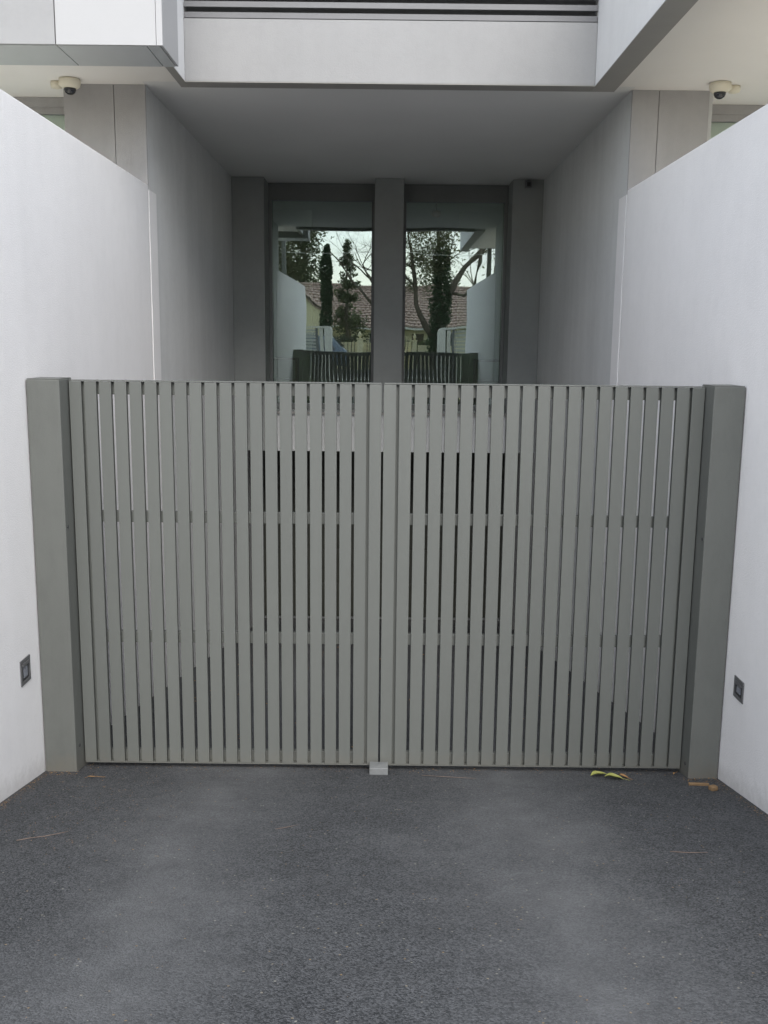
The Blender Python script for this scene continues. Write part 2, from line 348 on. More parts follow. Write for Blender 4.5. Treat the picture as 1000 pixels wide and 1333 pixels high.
# front pillars with a movement joint
for s, x in ((-1, XL - .003), (1, XR + .003)):
    for a, w in ((0.0, .275 if s < 0 else .235), ((.280 if s < 0 else .240), .44)):
        p, q = sorted((x + s * a, x + s * (a + w)))
        MB().box(p, q, 9.125, 9.157, -.3, CZ, .002).obj('pillar_facing', 'pillar_render', B)
    p, q = sorted((x + s * .30, x + s * .72))
    MB().box(p, q, 9.157, 9.75, -.3, CZ - .002).obj('pillar', 'grey_render', B)
    # side window beside the pillar
    p, q = sorted((x + s * .72, x + s * 3.3))
    MB().box(p, q, 9.62, 9.75, 3.66, CZ - .002).obj('lintel', 'pillar_render', B)
    MB().box(p, q, 9.62, 9.75, -.3, .9).obj('sill_wall', 'grey_render', B)
    fr = MB(); fr.box(p, q, 9.64, 9.70, 3.60, 3.66); fr.box(p, q, 9.64, 9.70, .90, .96)
    fr.box(p, p + .05, 9.64, 9.70, .96, 3.60); fr.box(q - .05, q, 9.64, 9.70, .96, 3.60)
    wf = fr.obj('window', 'pillar_render', B)
    MB().box(p + .05, q - .05, 9.665, 9.675, .96, 3.60).obj('pane', 'glass_side', wf)
    MB().box(p + .02, q - .02, 9.702, 9.712, .9, 3.66).obj('roller_blind', 'blind', wf)
    p, q = sorted((x + s * 3.3, x + s * 9))
    MB().box(p, q, 9.62, 9.9, -.3, CZ).obj('front_wall', 'grey_render', B)
# soffits and recess ceiling
MB().box(XL - 3.4, -1.80, 7.6, 9.02, CZ, CZ + .25).obj('soffit', 'soffit', B)
MB().box(1.97, XR + 3.4, 4.72, 9.02, CZ, CZ + .25).obj('soffit', 'soffit', B)
MB().box(XL - 3.4, XL - .003, 9.02, 9.9, CZ, CZ + .25).obj('soffit', 'soffit', B)
MB().box(XR + .003, XR + 3.4, 9.02, 9.9, CZ, CZ + .25).obj('soffit', 'soffit', B)
MB().box(XL - .003, XR + .003, 9.02, 14.9, CZ, CZ + .25).obj('ceiling', 'ceiling', B)
# white fascia and side beams round the open well
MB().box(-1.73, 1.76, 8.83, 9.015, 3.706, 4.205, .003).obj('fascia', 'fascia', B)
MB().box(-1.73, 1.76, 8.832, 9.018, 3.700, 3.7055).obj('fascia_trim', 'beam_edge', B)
MB().box(-1.80, -1.732, 7.62, 9.015, 3.706, 5.0, .003).obj('side_beam', 'beam', B)
MB().box(-1.80, -1.732, 7.62, 9.018, 3.700, 3.7055).obj('side_beam_trim', 'beam_edge', B)
MB().box(1.762, 1.965, 4.7, 9.015, 3.706, 5.0, .003).obj('side_beam', 'beam', B)
MB().box(1.762, 1.965, 4.7, 9.018, 3.700, 3.7055).obj('side_beam_trim', 'beam_edge', B)
# louvre blades over the fascia
first_blade = MB().box(-1.725, 1.755, 8.838, 8.842, 0, .046).box(-1.725, 1.755, 8.843, 8.93, .040, .046).box(-1.725, 1.755, 8.830, 8.8375, -.001, .006, .001).obj('louvre_blade', 'louvre', B)
for k in range(9):
    if k:
        o = first_blade.copy(); C.objects.link(o); o.parent = B; o.matrix_parent_inverse = Matrix.Translation(-Vector(B.location))
    else: o = first_blade
    o.location = (0, 0, 4.212 + .086 * k)
MB().box(-1.73, 1.76, 8.965, 9.01, 4.205, 5.2).obj('louvre_backing', 'backing', B)
# upper storey, out of the picture but shading the well as the real one does
MB().box(XL - 3.4, XR + 3.4, 9.03, 9.4, CZ + .25, 7.0).obj('upper_wall', 'grey_render', B)
# cladding box of the balcony on the left: separate panels with open joints
cb = MB(); cb.box(-5.3, -1.645, 7.52, 8.03, 3.635, 5.2); cb.obj('cladding_frame', 'backing', B)
def panel(name, m, *a): return MB().box(*a, bev=.002).obj(name, m, B)
panel('cladding_panel', 'panel_grey', -3.55, -2.398, 7.50, 7.518, 3.62, 5.2)
panel('cladding_panel', 'panel_grey', -4.75, -3.556, 7.50, 7.518, 3.62, 5.2)
panel('cladding_panel', 'panel', -2.390, -1.672, 7.50, 7.518, 3.62, 5.2)
panel('corner_trim', 'panel', -1.669, -1.625, 7.50, 7.518, 3.62, 5.2)
panel('side_cladding_panel', 'panel', -1.643, -1.625, 7.522, 8.05, 3.62, 5.2)
panel('underside_panel', 'panel_under', -3.55, -2.396, 7.522, 8.05, 3.617, 3.633)
panel('underside_panel', 'panel_under', -2.390, -1.745, 7.522, 8.05, 3.617, 3.633)
panel('underside_panel', 'panel_under', -1.739, -1.647, 7.522, 8.05, 3.617, 3.633)
# slim columns carrying the outer corners
for s, x in ((-1, -2.47), (1, 2.47)):
    MB().box(x - .05, x + .05, 4.85, 4.95, -.1, CZ - .003 if s > 0 else 5.6, .004).obj('column', 'frame', B)
MB().box(-2.52, -2.42, 4.8, 7.6, 5.6, 5.75).obj('roof_beam', 'frame', B)

# back wall of the recess: piers, windows, spandrel
PY, WY = 14.0, 14.5
MB().box(XL, -1.696, PY, 14.8, -.03, CZ - .004, .004).obj('pier', 'pier_render', B)
MB().box(-.167, .232, PY, 14.8, .54, CZ - .004, .004).obj('pier', 'pier_render', B)
MB().box(1.729, XR, PY, 14.8, -.03, CZ - .004, .004).obj('pier', 'pier_render', B)
MB().box(-1.694, 1.727, 14.005, 14.8, -.03, .535).obj('spandrel', 'grey_render', B)
MB().box(-1.694, 1.727, 13.95, 14.003, .50, .534, .003).obj('window_sill', 'beam_edge', B)
for x0, x1 in ((-1.694, -.169), (.234, 1.727)):
    fr = MB()
    fr.box(x0, x1, WY, WY + .08, 3.50, CZ - .006, .003); fr.box(x0, x1, WY, WY + .08, .54, .62, .003)
    fr.box(x0, x0 + .045, WY, WY + .08, .62, 3.50, .003); fr.box(x1 - .045, x1, WY, WY + .08, .62, 3.50, .003)
    wf = fr.obj('window', 'frame', B)
    MB().box(x0 + .045, x1 - .045, WY + .045, WY + .055, .62, 3.50).obj('pane', 'glass', wf)
# undercroft: beam soffit, garage door with raised ribs
MB().box(XL - .003, XR + .003, 14.803, 17.2, -.028, .2).obj('undercroft_ceiling', 'grey_render', B)
gd = MB().box(XL + .02, XR - .02, 16.55, 16.62, gz(16.6) + .09, -.035).obj('garage_door', 'garage', B)
for k in range(5):
    z = gz(16.6) + .12 + k * .6
    MB().box(XL + .04, XR - .04, 16.53, 16.549, z, z + .57, .006).obj('door_panel', 'garage', gd)
MB().box(XL + .02, XR - .02, 16.52, 16.56, gz(16.6) + .055, gz(16.6) + .088).obj('door_seal', 'galv', gd)
# room behind the windows
MB().box(-2.1, 2.1, 14.8, 19.5, .45, .54).obj('room_floor', 'timber', B)
MB().box(-2.1, 2.1, 14.8, 19.5, 3.62, 3.7).obj('room_ceiling', 'room', B)
MB().box(-2.2, -2.1, 14.8, 19.5, .54, 3.62).obj('room_wall', 'room', B)
MB().box(2.1, 2.2, 14.8, 19.5, .54, 3.62).obj('room_wall', 'room', B)
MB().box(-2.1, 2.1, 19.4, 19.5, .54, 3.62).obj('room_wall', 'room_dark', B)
MB().box(-2.098, -1.22, 16.5, 16.6, .542, 3.618).obj('partition', 'room', B)
MB().box(1.18, 2.098, 16.5, 16.6, .542, 3.618).obj('partition', 'room', B)
for x0, x1, wh in ((-2.0, -1.35, 'left'), (1.38, 2.0, 'right')):
    t = thing('shelf_unit', 'low timber shelf unit just inside the %s window' % wh, 'shelf', ((x0 + x1) / 2, 15.3, .54))
    box('top_board', 'timber', t, x0, x1, 15.15, 15.5, 1.24, 1.27, bev=.003)
    for zz in (.60, .92): box('shelf_board', 'timber', t, x0 + .03, x1 - .03, 15.16, 15.5, zz, zz + .02)
    for xx in (x0, x1 - .03): box('side_board', 'timber', t, xx, xx + .03, 15.15, 15.5, .541, 1.239)
t = thing('pendant_lamp', 'small unlit amber ceiling lamp behind the right window', 'lamp', (.76, 15.6, 3.62))
MB().tube([(.76, 15.6, 3.62), (.76, 15.6, 3.52)], .008).obj('cord', 'dark', t)
MB().lathe([(.02, .0), (.07, -.02), (.085, -.06), (.05, -.10), (.02, -.11)], (.76, 15.6, 3.53)).obj('lamp_shade', 'amber', t)

# ------------------------------------------------------------------ security cameras
def dome_camera(x, y, jx, label):
    t = thing('dome_camera', label, 'camera', (x, y, CZ), 'dome cameras under the soffit')
    MB().lathe([(.062, 0), (.090, -.004), (.092, -.03), (.084, -.062), (.062, -.078), (.050, -.080)], (x, y, CZ), 32).obj('housing', 'cream_plastic', t)
    MB().lathe([(.052, -.079), (.050, -.095), (.040, -.115), (.022, -.128), (.004, -.132)], (x, y, CZ), 28).obj('dome_cover', 'dome', t)
    MB().lathe([(.03, 0), (.050, -.004), (.052, -.03), (.046, -.052), (.02, -.06)], (jx, y + .10, CZ), 24).obj('junction_box', 'cream_plastic', t)
    a = Vector((x, y + .02, CZ - .02)); b = Vector((jx, y + .09, CZ - .02))
    MB().tube([a, b], .022, 10).obj('conduit', 'cream_plastic', t)
dome_camera(-2.752, 8.96, -2.90, 'cream dome security camera under the left soffit beside the white cladding')
dome_camera(2.835, 8.86, 2.99, 'cream dome security camera under the right cream soffit')
t = thing('sensor', 'small boxy sensor on a bracket high on the right pier in the recess', 'sensor', (1.92, 13.95, 3.7))
MB().box(1.882, 1.968, 13.86, 13.94, 3.618, 3.700, .008).obj('sensor_body', 'louvre', t)
MB().box(1.900, 1.950, 13.852, 13.862, 3.634, 3.684, .004).obj('sensor_face', 'dark', t)
MB().box(1.89, 1.96, 13.94, 13.998, 3.70, 3.72, .003).obj('bracket', 'louvre', t)

# ------------------------------------------------------------------ gate
GY = 6.0
def gate_leaf(x0, x1, label, hinge):
    t = thing('gate_leaf', label, 'gate', (x0 if hinge < 0 else x1, GY + .04, -1.19), 'leaves of the slatted double gate')
    n = 21; pitch = (x1 - x0 + .019) / n; w = pitch - .018
    q = MB().box(0, w, 0, .034, -1.1745, 1.284, .0025); first = None
    for k in range(n):
        xx = x0 + k * pitch + random.uniform(-.0006, .0006); yy = GY + random.uniform(-.0008, .0008)
        if first is None:
            first = q.obj('slat', 'gate', t); o = first
        else:
            o = first.copy(); C.objects.link(o); o.parent = t
        o.matrix_parent_inverse = Matrix.Translation(-Vector(t.location)); o.location = (xx, yy, 0)
        o.rotation_euler = (0, random.uniform(-.0004, .0004), random.uniform(-.003, .003))
    for z0, z1, nm in ((1.205, 1.282, 'top_rail'), (.408, .478, 'middle_rail'), (-.375, -.304, 'lower_rail'), (-1.174, -1.106, 'bottom_rail')):
        MB().box(x0 + .105, x1 - .105, GY + .0365, GY + .076, z0, z1, .003).obj(nm, 'gate', t)
    for xx in (x0 + .012, x1 - .104):
        MB().box(xx, xx + .092, GY + .0365, GY + .076, -1.174, 1.282, .003).obj('stile', 'gate', t)
    MB().box(x0 + .001, x1 - .001, GY + .0005, GY + .076, 1.2865, 1.2925, .001).obj('top_cap', 'gate', t)
    MB().box(x0 + .001, x1 - .001, GY - .002, GY + .076, -1.1810, -1.1752, .001).obj('bottom_cap', 'gate', t)
    hx = x0 - .001 if hinge < 0 else x1 + .001
    for z in (-.95, 1.02):
        MB().tube([(hx, GY + .05, z), (hx, GY + .05, z + .13)], .010, 10).obj('hinge', 'gate', t)
    return t
gate_leaf(-1.927, -.020, 'left leaf of the grey vertical slat gate, hung from the left post', -1)
gate_leaf(-.006, 1.951, 'right leaf of the grey vertical slat gate, above the yellow leaf', 1)
def post(x0, x1, inner, hz, lab):
    t = thing('gate_post', lab, 'post', ((x0 + x1) / 2, 5.95, gz(5.95)), 'square steel posts of the gate')
    MB().box(x0, x1, 5.85, 6.09, -1.5, 1.300, .007).obj('post_body', 'post', t)
    s = 1 if inner == x1 else -1
    for z, r, m in ((hz, .010, 'dark'), (-1.03 if s > 0 else -1.11, .011, 'dark')):
        MB().tube([(inner - s * .004, 5.885 if z > 0 else 5.92, z), (inner + s * .004, 5.885 if z > 0 else 5.92, z)], r, 12).obj('bolt_hole' if z > 0 else 'bolt', m, t)
    MB().box(x0 + .004, x1 - .004, 5.854, 6.086, 1.3005, 1.304, .001).obj('post_cap', 'post', t)
post(XL + .006, -1.936, -1.936, .403, 'left grey gate post against the white wall')
post(1.958, XR - .006, 1.958, .369, 'right grey gate post with a timber offcut at its foot')
z = gz(5.88)
t = thing('gate_stop', 'pale galvanised gate stop on the asphalt where the leaves meet', 'gate stop', (-.014, 5.9, z))
MB().box(-.073, .045, 5.86, 5.868, z - .03, z + .046, .002).obj('stop_plate', 'galv', t)
MB().box(-.073, .045, 5.868, 5.96, z + .036, z + .045, .001).obj('stop_top', 'galv', t)

# ------------------------------------------------------------------ step lights in the side walls
def step_light(x, s, y0, y1, z0, z1, lab):
    t = thing('step_light', lab, 'light', (x, (y0 + y1) / 2, (z0 + z1) / 2), 'square step lights set in the side walls')
    b = .022; q = MB(); d = .007
    a, c = sorted((x - .002 * -s, x - s * d))
    q.box(a, c, y0, y1, z1 - b, z1, .002); q.box(a, c, y0, y1, z0, z0 + b, .002)
    q.box(a, c, y0, y0 + b, z0 + b, z1 - b, .002); q.box(a, c, y1 - b, y1, z0 + b, z1 - b, .002)
    q.obj('surround', 'steel', t)
    a, c = sorted((x + s * .001, x - s * .002)); MB().box(a, c, y0 + b, y1 - b, z0 + b, z1 - b).obj('recess_plate', 'dark', t)
    a, c = sorted((x - s * .0025, x - s * .005)); MB().box(a, c, y0 + .045, y1 - .045, z0 + .04, z1 - .05).obj('lens', 'lens', t)
    a, c = sorted((x - s * .0025, x - s * .013)); MB().box(a, c, y0 + b, y1 - b, z1 - .040, z1 - b).obj('hood', 'steel', t)
step_light(XL, -1, 5.530, 5.682, -.500, -.345, 'square metal step light in the left white wall')
step_light(XR, 1, 5.535, 5.688, -.560, -.430, 'square metal step light in the right white wall')

# ------------------------------------------------------------------ small things on the ground
def slope_rot(): return Matrix.Rotation(-math.atan(SLOPE), 3, 'X')
y = 5.60
t = thing('wood_offcut', 'brown timber stick lying at the foot of the right gate post', 'wood', (1.95, y, gz(y)))
MB().box(1.905, 2.03, y - .008 + .07, y + .010 + .07, gz(y + .07) + .001, gz(y + .07) + .017, .004, rot=Matrix.Rotation(R(-3), 3, 'Z')).obj('stick', 'wood', t)
y = 5.56
o = MB().box(1.995, 2.042, y - .02, y + .02, gz(y) + .002, gz(y) + .030, .008, rot=Matrix.Rotation(R(24), 3, 'Z')).obj('wood_block', 'wood')
tag(o, 'small tan wood chip beside the stick by the right wall', 'wood')
def leaf(name, m, x, y, ln, wd, ang, lab, curl=.02, grp=None):
    bm = bmesh.new(); nseg = 10; rows = []
    for i in range(nseg + 1):
        u = i / nseg; w = wd * math.sin(math.pi * min(.98, max(.02, u)) ** .8) * .5
        zc = curl * (math.sin(u * 4.0) + .5 * math.sin(u * 9))
        rows.append([bm.verts.new((u * ln - ln / 2, v * w, zc + abs(v) * w * .45 + .010)) for v in (-1, -.5, 0, .5, 1)])
    for i in range(nseg):
        for k in range(4):
            f = bm.faces.new((rows[i][k], rows[i + 1][k], rows[i + 1][k + 1], rows[i][k + 1])); f.smooth = True
    q = MB(); q.bm.free(); q.bm = bm
    q.tube([(ln / 2 - .002, 0, .012), (ln / 2 + .03, .006, .005), (ln / 2 + .05, .012, .003)], .0012, 5)
    o = q.obj(name, m); o.location = (x, y, gz(y)); o.rotation_euler = (-math.atan(SLOPE), 0, ang)
    return tag(o, lab, 'leaf', grp)
leaf('fallen_leaf', 'leaf_yellow', 1.475, 5.80, .12, .075, R(-14), 'curled yellow leaf lying under the right gate leaf', .005)
leaf('fallen_leaf', 'leaf_brown', 1.54, 5.83, .08, .04, R(-38), 'small brown leaf tip against the yellow leaf under the gate', .004)
leaf('fallen_leaf', 'leaf_yellow', 1.40, 5.87, .12, .07, R(12), 'darker green-yellow leaf half under the right gate leaf', .005)
leaf('fallen_leaf', 'leaf_brown', 1.90, 5.93, .035, .02, R(50), 'tiny ochre leaf under the hinge end of the right gate leaf', .004)
leaf('fallen_leaf', 'leaf_brown', -1.79, 5.68, .06, .018, R(10), 'thin pale dry leaf beside the left gate post', .003)
def twig(pts, r, lab):
    P = [(x, yy, gz(yy) + r + .002) for x, yy in pts]
    return tag(MB().tube(P, [r] * (len(P) - 1) + [r * .5], 6).obj('twig', 'twig'), lab, 'twig')
twig([(-1.79, 4.46), (-1.74, 4.50), (-1.68, 4.53), (-1.63, 4.57), (-1.585, 4.615)],   .0019, 'long reddish twig lying on the asphalt near the left wall')
twig([(-.54, 4.69), (-.49, 4.72), (-.43, 4.77)], .0016, 'short twig on the asphalt left of centre')
twig([(1.41, 4.40), (1.50, 4.385), (1.59, 4.39)], .0018, 'short thin twig on the asphalt at the right')
twig([(.26, 5.84), (.38, 5.815), (.5, 5.79), (.60, 5.775)], .0016, 'thin straight twig below the right gate leaf near the centre')
# leaf crumbs and grit nobody could count
q = MB(); rnd = random.Random(3)
def crumb(x, y, s):
    z = gz(y) + .004; a = rnd.uniform(0, 6.28); ln = s * rnd.uniform(.7, 2.6); w = s * rnd.uniform(.4, .8)
    dx, dy = math.cos(a), math.sin(a)
    def P(u, v, h): return (x + dx * u - dy * v, y + dy * u + dx * v, z - SLOPE * (dy * u + dx * v) + h)
    v = [q.bm.verts.new(P(-ln / 2, 0, .001)), q.bm.verts.new(P(0, -w / 2, .001)), q.bm.verts.new(P(ln / 2, 0, .002)), q.bm.verts.new(P(0, w / 2, .001)), q.bm.verts.new(P(0, 0, s * .5))]
    for i in range(4): q.bm.faces.new((v[i], v[(i + 1) % 4], v[4]))
for _ in range(150): crumb(rnd.uniform(-2.0, 2.0), rnd.uniform(2.3, 5.9), rnd.uniform(.002, .0042))
for _ in range(220): crumb(min(-.9, rnd.gauss(-1.55, .3)), rnd.uniform(4.3, 5.85), rnd.uniform(.003, .0058))
for _ in range(260): crumb(XL + .02 + abs(rnd.gauss(0, .03)), rnd.uniform(4.5, 5.9), rnd.uniform(.003, .006))
for _ in range(240): crumb(XR - .02 - abs(rnd.gauss(0, .03)), rnd.uniform(4.2, 5.9), rnd.uniform(.003, .006))
for _ in range(90): crumb(rnd.choice((-2.0, 2.02)) + rnd.uniform(-.11, .11), rnd.uniform(5.74, 5.85), rnd.uniform(.003, .007))
for _ in range(260): crumb(rnd.uniform(-1.9, 1.9), rnd.gauss(5.97, .05), rnd.uniform(.003, .006))
for _ in range(260): crumb(rnd.uniform(-2.0, 2.0), rnd.uniform(6.3, 13), rnd.uniform(.008, .02))
tag(q.obj('leaf_litter', 'leaf_brown'), 'dry crumbs of leaf and grit scattered over the asphalt ramp', 'leaf litter', kind='stuff')
q = MB()
for _ in range(60):
    crumb(rnd.uniform(-2.0, 2.0), rnd.uniform(2.3, 5.8), rnd.uniform(.0015, .003))
tag(q.obj('pale_grit', 'concrete'), 'pale stone grit scattered over the asphalt ramp', 'grit', kind='stuff')

# ------------------------------------------------------------------ the street behind the photographer (seen mirrored in the windows)
# driveway entrance fences
for s, lab in ((-1, 'white slatted street fence with rounded pillar, left of the driveway entrance'), (1, 'white slatted street fence with rounded pillar, right of the driveway entrance')):
    t = thing('street_fence', lab, 'fence', (s * 1.95, -8, 0), 'fences flanking the driveway entrance')
    def bx(name, m, a, b, *r, **k):
        p, q2 = sorted((s * a, s * b)); return MB().box(p, q2, *r, **k).obj(name, m, t)
    poly = [(s * 1.95, -.04)] + [(s * (1.95 + .22 - .22 * math.cos(a)), 1.83 + .22 * math.sin(a)) for a in [i * math.pi / 12 for i in range(7)]] + [(s * 2.23, 2.05), (s * 2.23, -.04)]
    MB().prism(poly, 'y', -8.3, -7.8).obj('pillar', 'fence_white', t)
    bx('cap', 'fence_white', 2.232, 6.2, -8.12, -7.98, 1.97, 2.047, bev=.01)
    for a in (2.52, 4.1, 5.7): bx('fence_post', 'frame', a, a + .1, -8.1, -8.0, -.04, 1.968)
    bx('side_panel', 'fence_white', 2.30, 2.46, -8.08, -8.02, -.04, 1.96)
    for k in range(15):
        zz = .08 + k * .125
        bx('slat', 'fence_slat', 2.625, 4.095, -8.07, -8.045, zz, zz + .085); bx('slat', 'fence_slat', 4.205, 5.695, -8.07, -8.045, zz, zz + .085)
# far side: low cream wall, ball-topped piers, iron fence
def pier(x, lab):
    t = thing('gate_pier', lab, 'pier', (x, -22, 0), 'cream piers with ball finials across the street')
    MB().box(x - .14, x + .14, -22.14, -21.86, -.05, 1.55, .01).obj('pier_shaft', 'cream_wall', t)
    MB().box(x - .18, x + .18, -22.18, -21.82, 1.551, 1.62, .02).obj('pier_cap', 'cream_wall', t)
    MB().lathe([(.05, 0), (.05, .06), (.08, .10), (.11, .17), (.08, .25), (.03, .33), (.01, .40)], (x, -22, 1.62), 16).obj('finial', 'cream_wall', t)
pier(-1.38, 'cream ball-topped pier by the iron fence across the street')
pier(1.45, 'cream ball-topped pier by the low cream wall across the street')
t = thing('iron_fence', 'black iron railing fence across the street', 'fence', (-3, -22, 0))
def rails(x0, x1):
    MB().box(x0, x1, -22.02, -21.98, 1.55, 1.59).obj('rail', 'iron', t); MB().box(x0, x1, -22.02, -21.98, .2, .24).obj('rail', 'iron', t)
    k = 0; first = None; xx = x0 + .06
    while xx < x1:
        if first is None: first = MB().tube([(0, 0, -.03), (0, 0, 1.72), (0, 0, 1.8)], [.014, .014, .003], 6).obj('bar', 'iron', t); o = first
        else: o = first.copy(); C.objects.link(o); o.parent = t
        o.matrix_parent_inverse = Matrix.Translation(-Vector(t.location)); o.location = (xx, -22, 0); xx += .14
rails(-6.2, -1.65); rails(-1.1, 1.2)
o = MB().box(1.66, 8, -22.1, -21.9, -.05, 1.35, .01).obj('garden_wall', 'cream_wall'); tag(o, 'low cream garden wall across the street', 'wall')
o = MB().box(-7.5, 1.25, -22.75, -22.55, -.05, 1.42, .01).obj('garden_wall', 'cream_wall'); tag(o, 'cream wall directly behind the black iron fence across the street', 'wall')
# house across the street
def tiled_slope(name, A, Bv, Cv, D, parent):
    """tiled roof plane: eave A-B, ridge D-C, laid in stepped courses of single tiles with gaps"""
    A, Bv, Cv, D = map(Vector, (A, Bv, Cv, D)); q = MB(); up = ((D - A) + (Cv - Bv)) / 2
    nrm = (Bv - A).cross(D - A).normalized()
    if nrm.z < 0: nrm = -nrm
    n = max(2, int(up.length / .34))
    for i in range(n):
        t0, t1 = i / n, (i + 1.0) / n
        p0, p1 = A.lerp(D, t0), Bv.lerp(Cv, t0); r0, r1 = A.lerp(D, t1), Bv.lerp(Cv, t1)
        m = max(1, int((p1 - p0).length / .30))
        for k in range(m):
            j = rnd.uniform(-.008, .012); a, b = k / m, (k + .93) / m
            lo = nrm * (.075 + j); hi = nrm * (.012 + j)
            e0, e1 = p0.lerp(p1, a), p0.lerp(p1, b); f0, f1 = r0.lerp(r1, a), r0.lerp(r1, b)
            em = (e0 + e1) / 2 + nrm * .035; fm = (f0 + f1) / 2 + nrm * .035
            v = [q.bm.verts.new(c) for c in (e0 + lo, em + lo, e1 + lo, f1 + hi, fm + hi, f0 + hi, e0, e1)]
            q.bm.faces.new((v[0], v[1], v[4], v[5])); q.bm.faces.new((v[1], v[2], v[3], v[4])); q.bm.faces.new((v[6], v[7], v[2], v[1], v[0]))
    o = q.obj(name, 'tile', parent, normals=False); o['kind'] = 'stuff'; return o
H = thing('tiled_house', 'cream house with terracotta tiled roof across the street', 'house', (0, -36, 0))
hx0, hx1, hy = -13, 13, -34
MB().box(hx0 + .5, hx1 - .5, -43.5, hy - .5, -.05, 2.45).obj('wall', 'cream_wall', H)
roof = MB().prism([(-33.95, 2.36), (-44.05, 2.36), (-39, 5.02)], 'x', hx0, hx1).obj('roof', 'tile', H)
def reparent(o, p):
    o.parent = p; o.matrix_parent_inverse = Matrix.Translation(-Vector(H.location))
o = tiled_slope('roof_tiles', (hx0, hy + .12, 2.40), (hx1, hy + .12, 2.40), (hx1 - 3, -39, 5.08), (hx0 + 3, -39, 5.08), H); 
MB().tube([(hx0 + 3, -39, 5.14), (hx1 - 3, -39, 5.14)], .13, 8).obj('ridge_cap', 'tile', H)
MB().box(hx0, hx1, hy + .10, hy + .24, 2.27, 2.38).obj('gutter', 'fence_white', H)
for wx in (-7.6, -.3, 3.6, 7.5):
    f = MB().box(wx - .8, wx + .8, hy - .49, hy - .44, .8, 2.1).obj('window', 'fence_white', H)
    for d in (-.76, .04): MB().box(wx + d, wx + d + .72, hy - .437, hy - .43, .86, 2.04).obj('pane', 'car_glass', f)
MB().box(1.6, 2.5, hy - .49, hy - .43, -.04, 2.05).obj('door', 'bark', H)
# gabled wing at the left of the mirrored view
MB().prism([(-9.3, -.05), (-3.75, -.05), (-3.75, 3.25), (-6.5, 4.86), (-9.3, 3.25)], 'y', -33.9, -28.2).obj('gable_wing', 'cream_wall', H)
wr = MB(); wr.prism([(-3.45, 3.17), (-3.45, 3.27), (-6.5, 5.06), (-6.5, 4.9)], 'y', -33.9, -28.0); wr.prism([(-9.6, 3.17), (-9.6, 3.27), (-6.5, 5.06), (-6.5, 4.9)], 'y', -33.9, -28.0)
wr.obj('verge_board', 'bark', H)
tiled_slope('roof_tiles', (-3.4, -33.9, 3.25), (-3.4, -28.0, 3.25), (-6.5, -28.0, 5.05), (-6.5, -33.9, 5.05), H)
tiled_slope('roof_tiles', (-9.6, -33.9, 3.25), (-9.6, -28.0, 3.25), (-6.5, -28.0, 5.05), (-6.5, -33.9, 5.05), H)
# neighbouring house beyond, right of the mirrored view
H2 = thing('neighbour_house', 'second terracotta roofed house further along the street', 'house', (22, -38, 0))
MB().box(16, 30, -44, -35, -.05, 2.8).obj('wall', 'cream_wall', H2)
MB().prism([(-34.3, 2.75), (-44.7, 2.75), (-39.5, 5.6)], 'x', 15.6, 30.4).obj('roof', 'tile', H2)

# car parked at the far kerb
K = thing('parked_car', 'blue-grey car parked at the far kerb of the street', 'car', (-4.05, -18.9, 0))
def carbody():
    bm = bmesh.new()
    prof = [(-2.25, .35), (-2.27, .75), (-2.15, 1.0), (-1.35, 1.10), (-.75, 1.62), (.1, 1.74), (1.55, 1.70), (2.08, 1.22), (2.22, 1.05), (2.25, .55), (2.2, .33)]
    hw = [.80, .86, .86, .84, .64, .62, .62, .78, .84, .86, .80]
    Lr = [[bm.verts.new((x, -w, z)) for (x, z), w in zip(prof, hw)], [bm.verts.new((x, w, z)) for (x, z), w in zip(prof, hw)]]
    n = len(prof)
    # belt line vertices keep the flanks tucked in under the glass
    for i in range(n): 
        j = (i + 1) % n; bm.faces.new((Lr[0][i], Lr[0][j], Lr[1][j], Lr[1][i]))
    for s, row in enumerate(Lr):
        y = -.88 if s == 0 else .88
        b0 = bm.verts.new((-1.35, y, 1.06)); b1 = bm.verts.new((1.95, y, 1.10)); c0 = bm.verts.new((-2.1, y, .33)); c1 = bm.verts.new((2.1, y, .33))
        bm.faces.new((row[0], row[1], row[2], b0, c0)); bm.faces.new((row[2], row[3], b0)); bm.faces.new((row[3], row[4], row[5], row[6], row[7], b1, b0))
        bm.faces.new((row[7], row[8], b1)); bm.faces.new((row[8], row[9], row[10], c1, b1)); bm.faces.new((b0, b1, c1, c0)); bm.faces.new((row[0], c0, c1, row[10]))
    bmesh.ops.recalc_face_normals(bm, faces=bm.faces)
    bmesh.ops.bevel(bm, geom=list(bm.edges), offset=.035, segments=2, affect='EDGES')
    for f in bm.faces: f.smooth = True
    q = MB(); q.bm.free(); q.bm = bm
    bmesh.ops.translate(bm, verts=bm.verts, vec=(-4.05, -18.9, 0))
    return q
carbody().obj('body', 'car_paint', K)
cx, cy = -4.05, -18.9
for s in (1, -1):
    for px in ((-1.10, -.75, -.15, -.15), (-.08, -.08, .85, .85), (.93, .93, 1.45, 1.75)):
        zt, zb = 1.55, 1.14
        yt, yb = s * .70, s * .872
        q = MB(); q.bm.faces.new([q.bm.verts.new(v) for v in ((cx + px[0], cy + yb, zb), (cx + px[1], cy + yt, zt), (cx + px[2], cy + yt, zt), (cx + px[3], cy + yb, zb))])
        r = bmesh.ops.extrude_face_region(q.bm, geom=q.bm.faces[:]); bmesh.ops.translate(q.bm, verts=[v for v in r['geom'] if isinstance(v, bmesh.types.BMVert)], vec=(0, s * .02, 0))
        q.obj('side_window', 'car_glass', K)
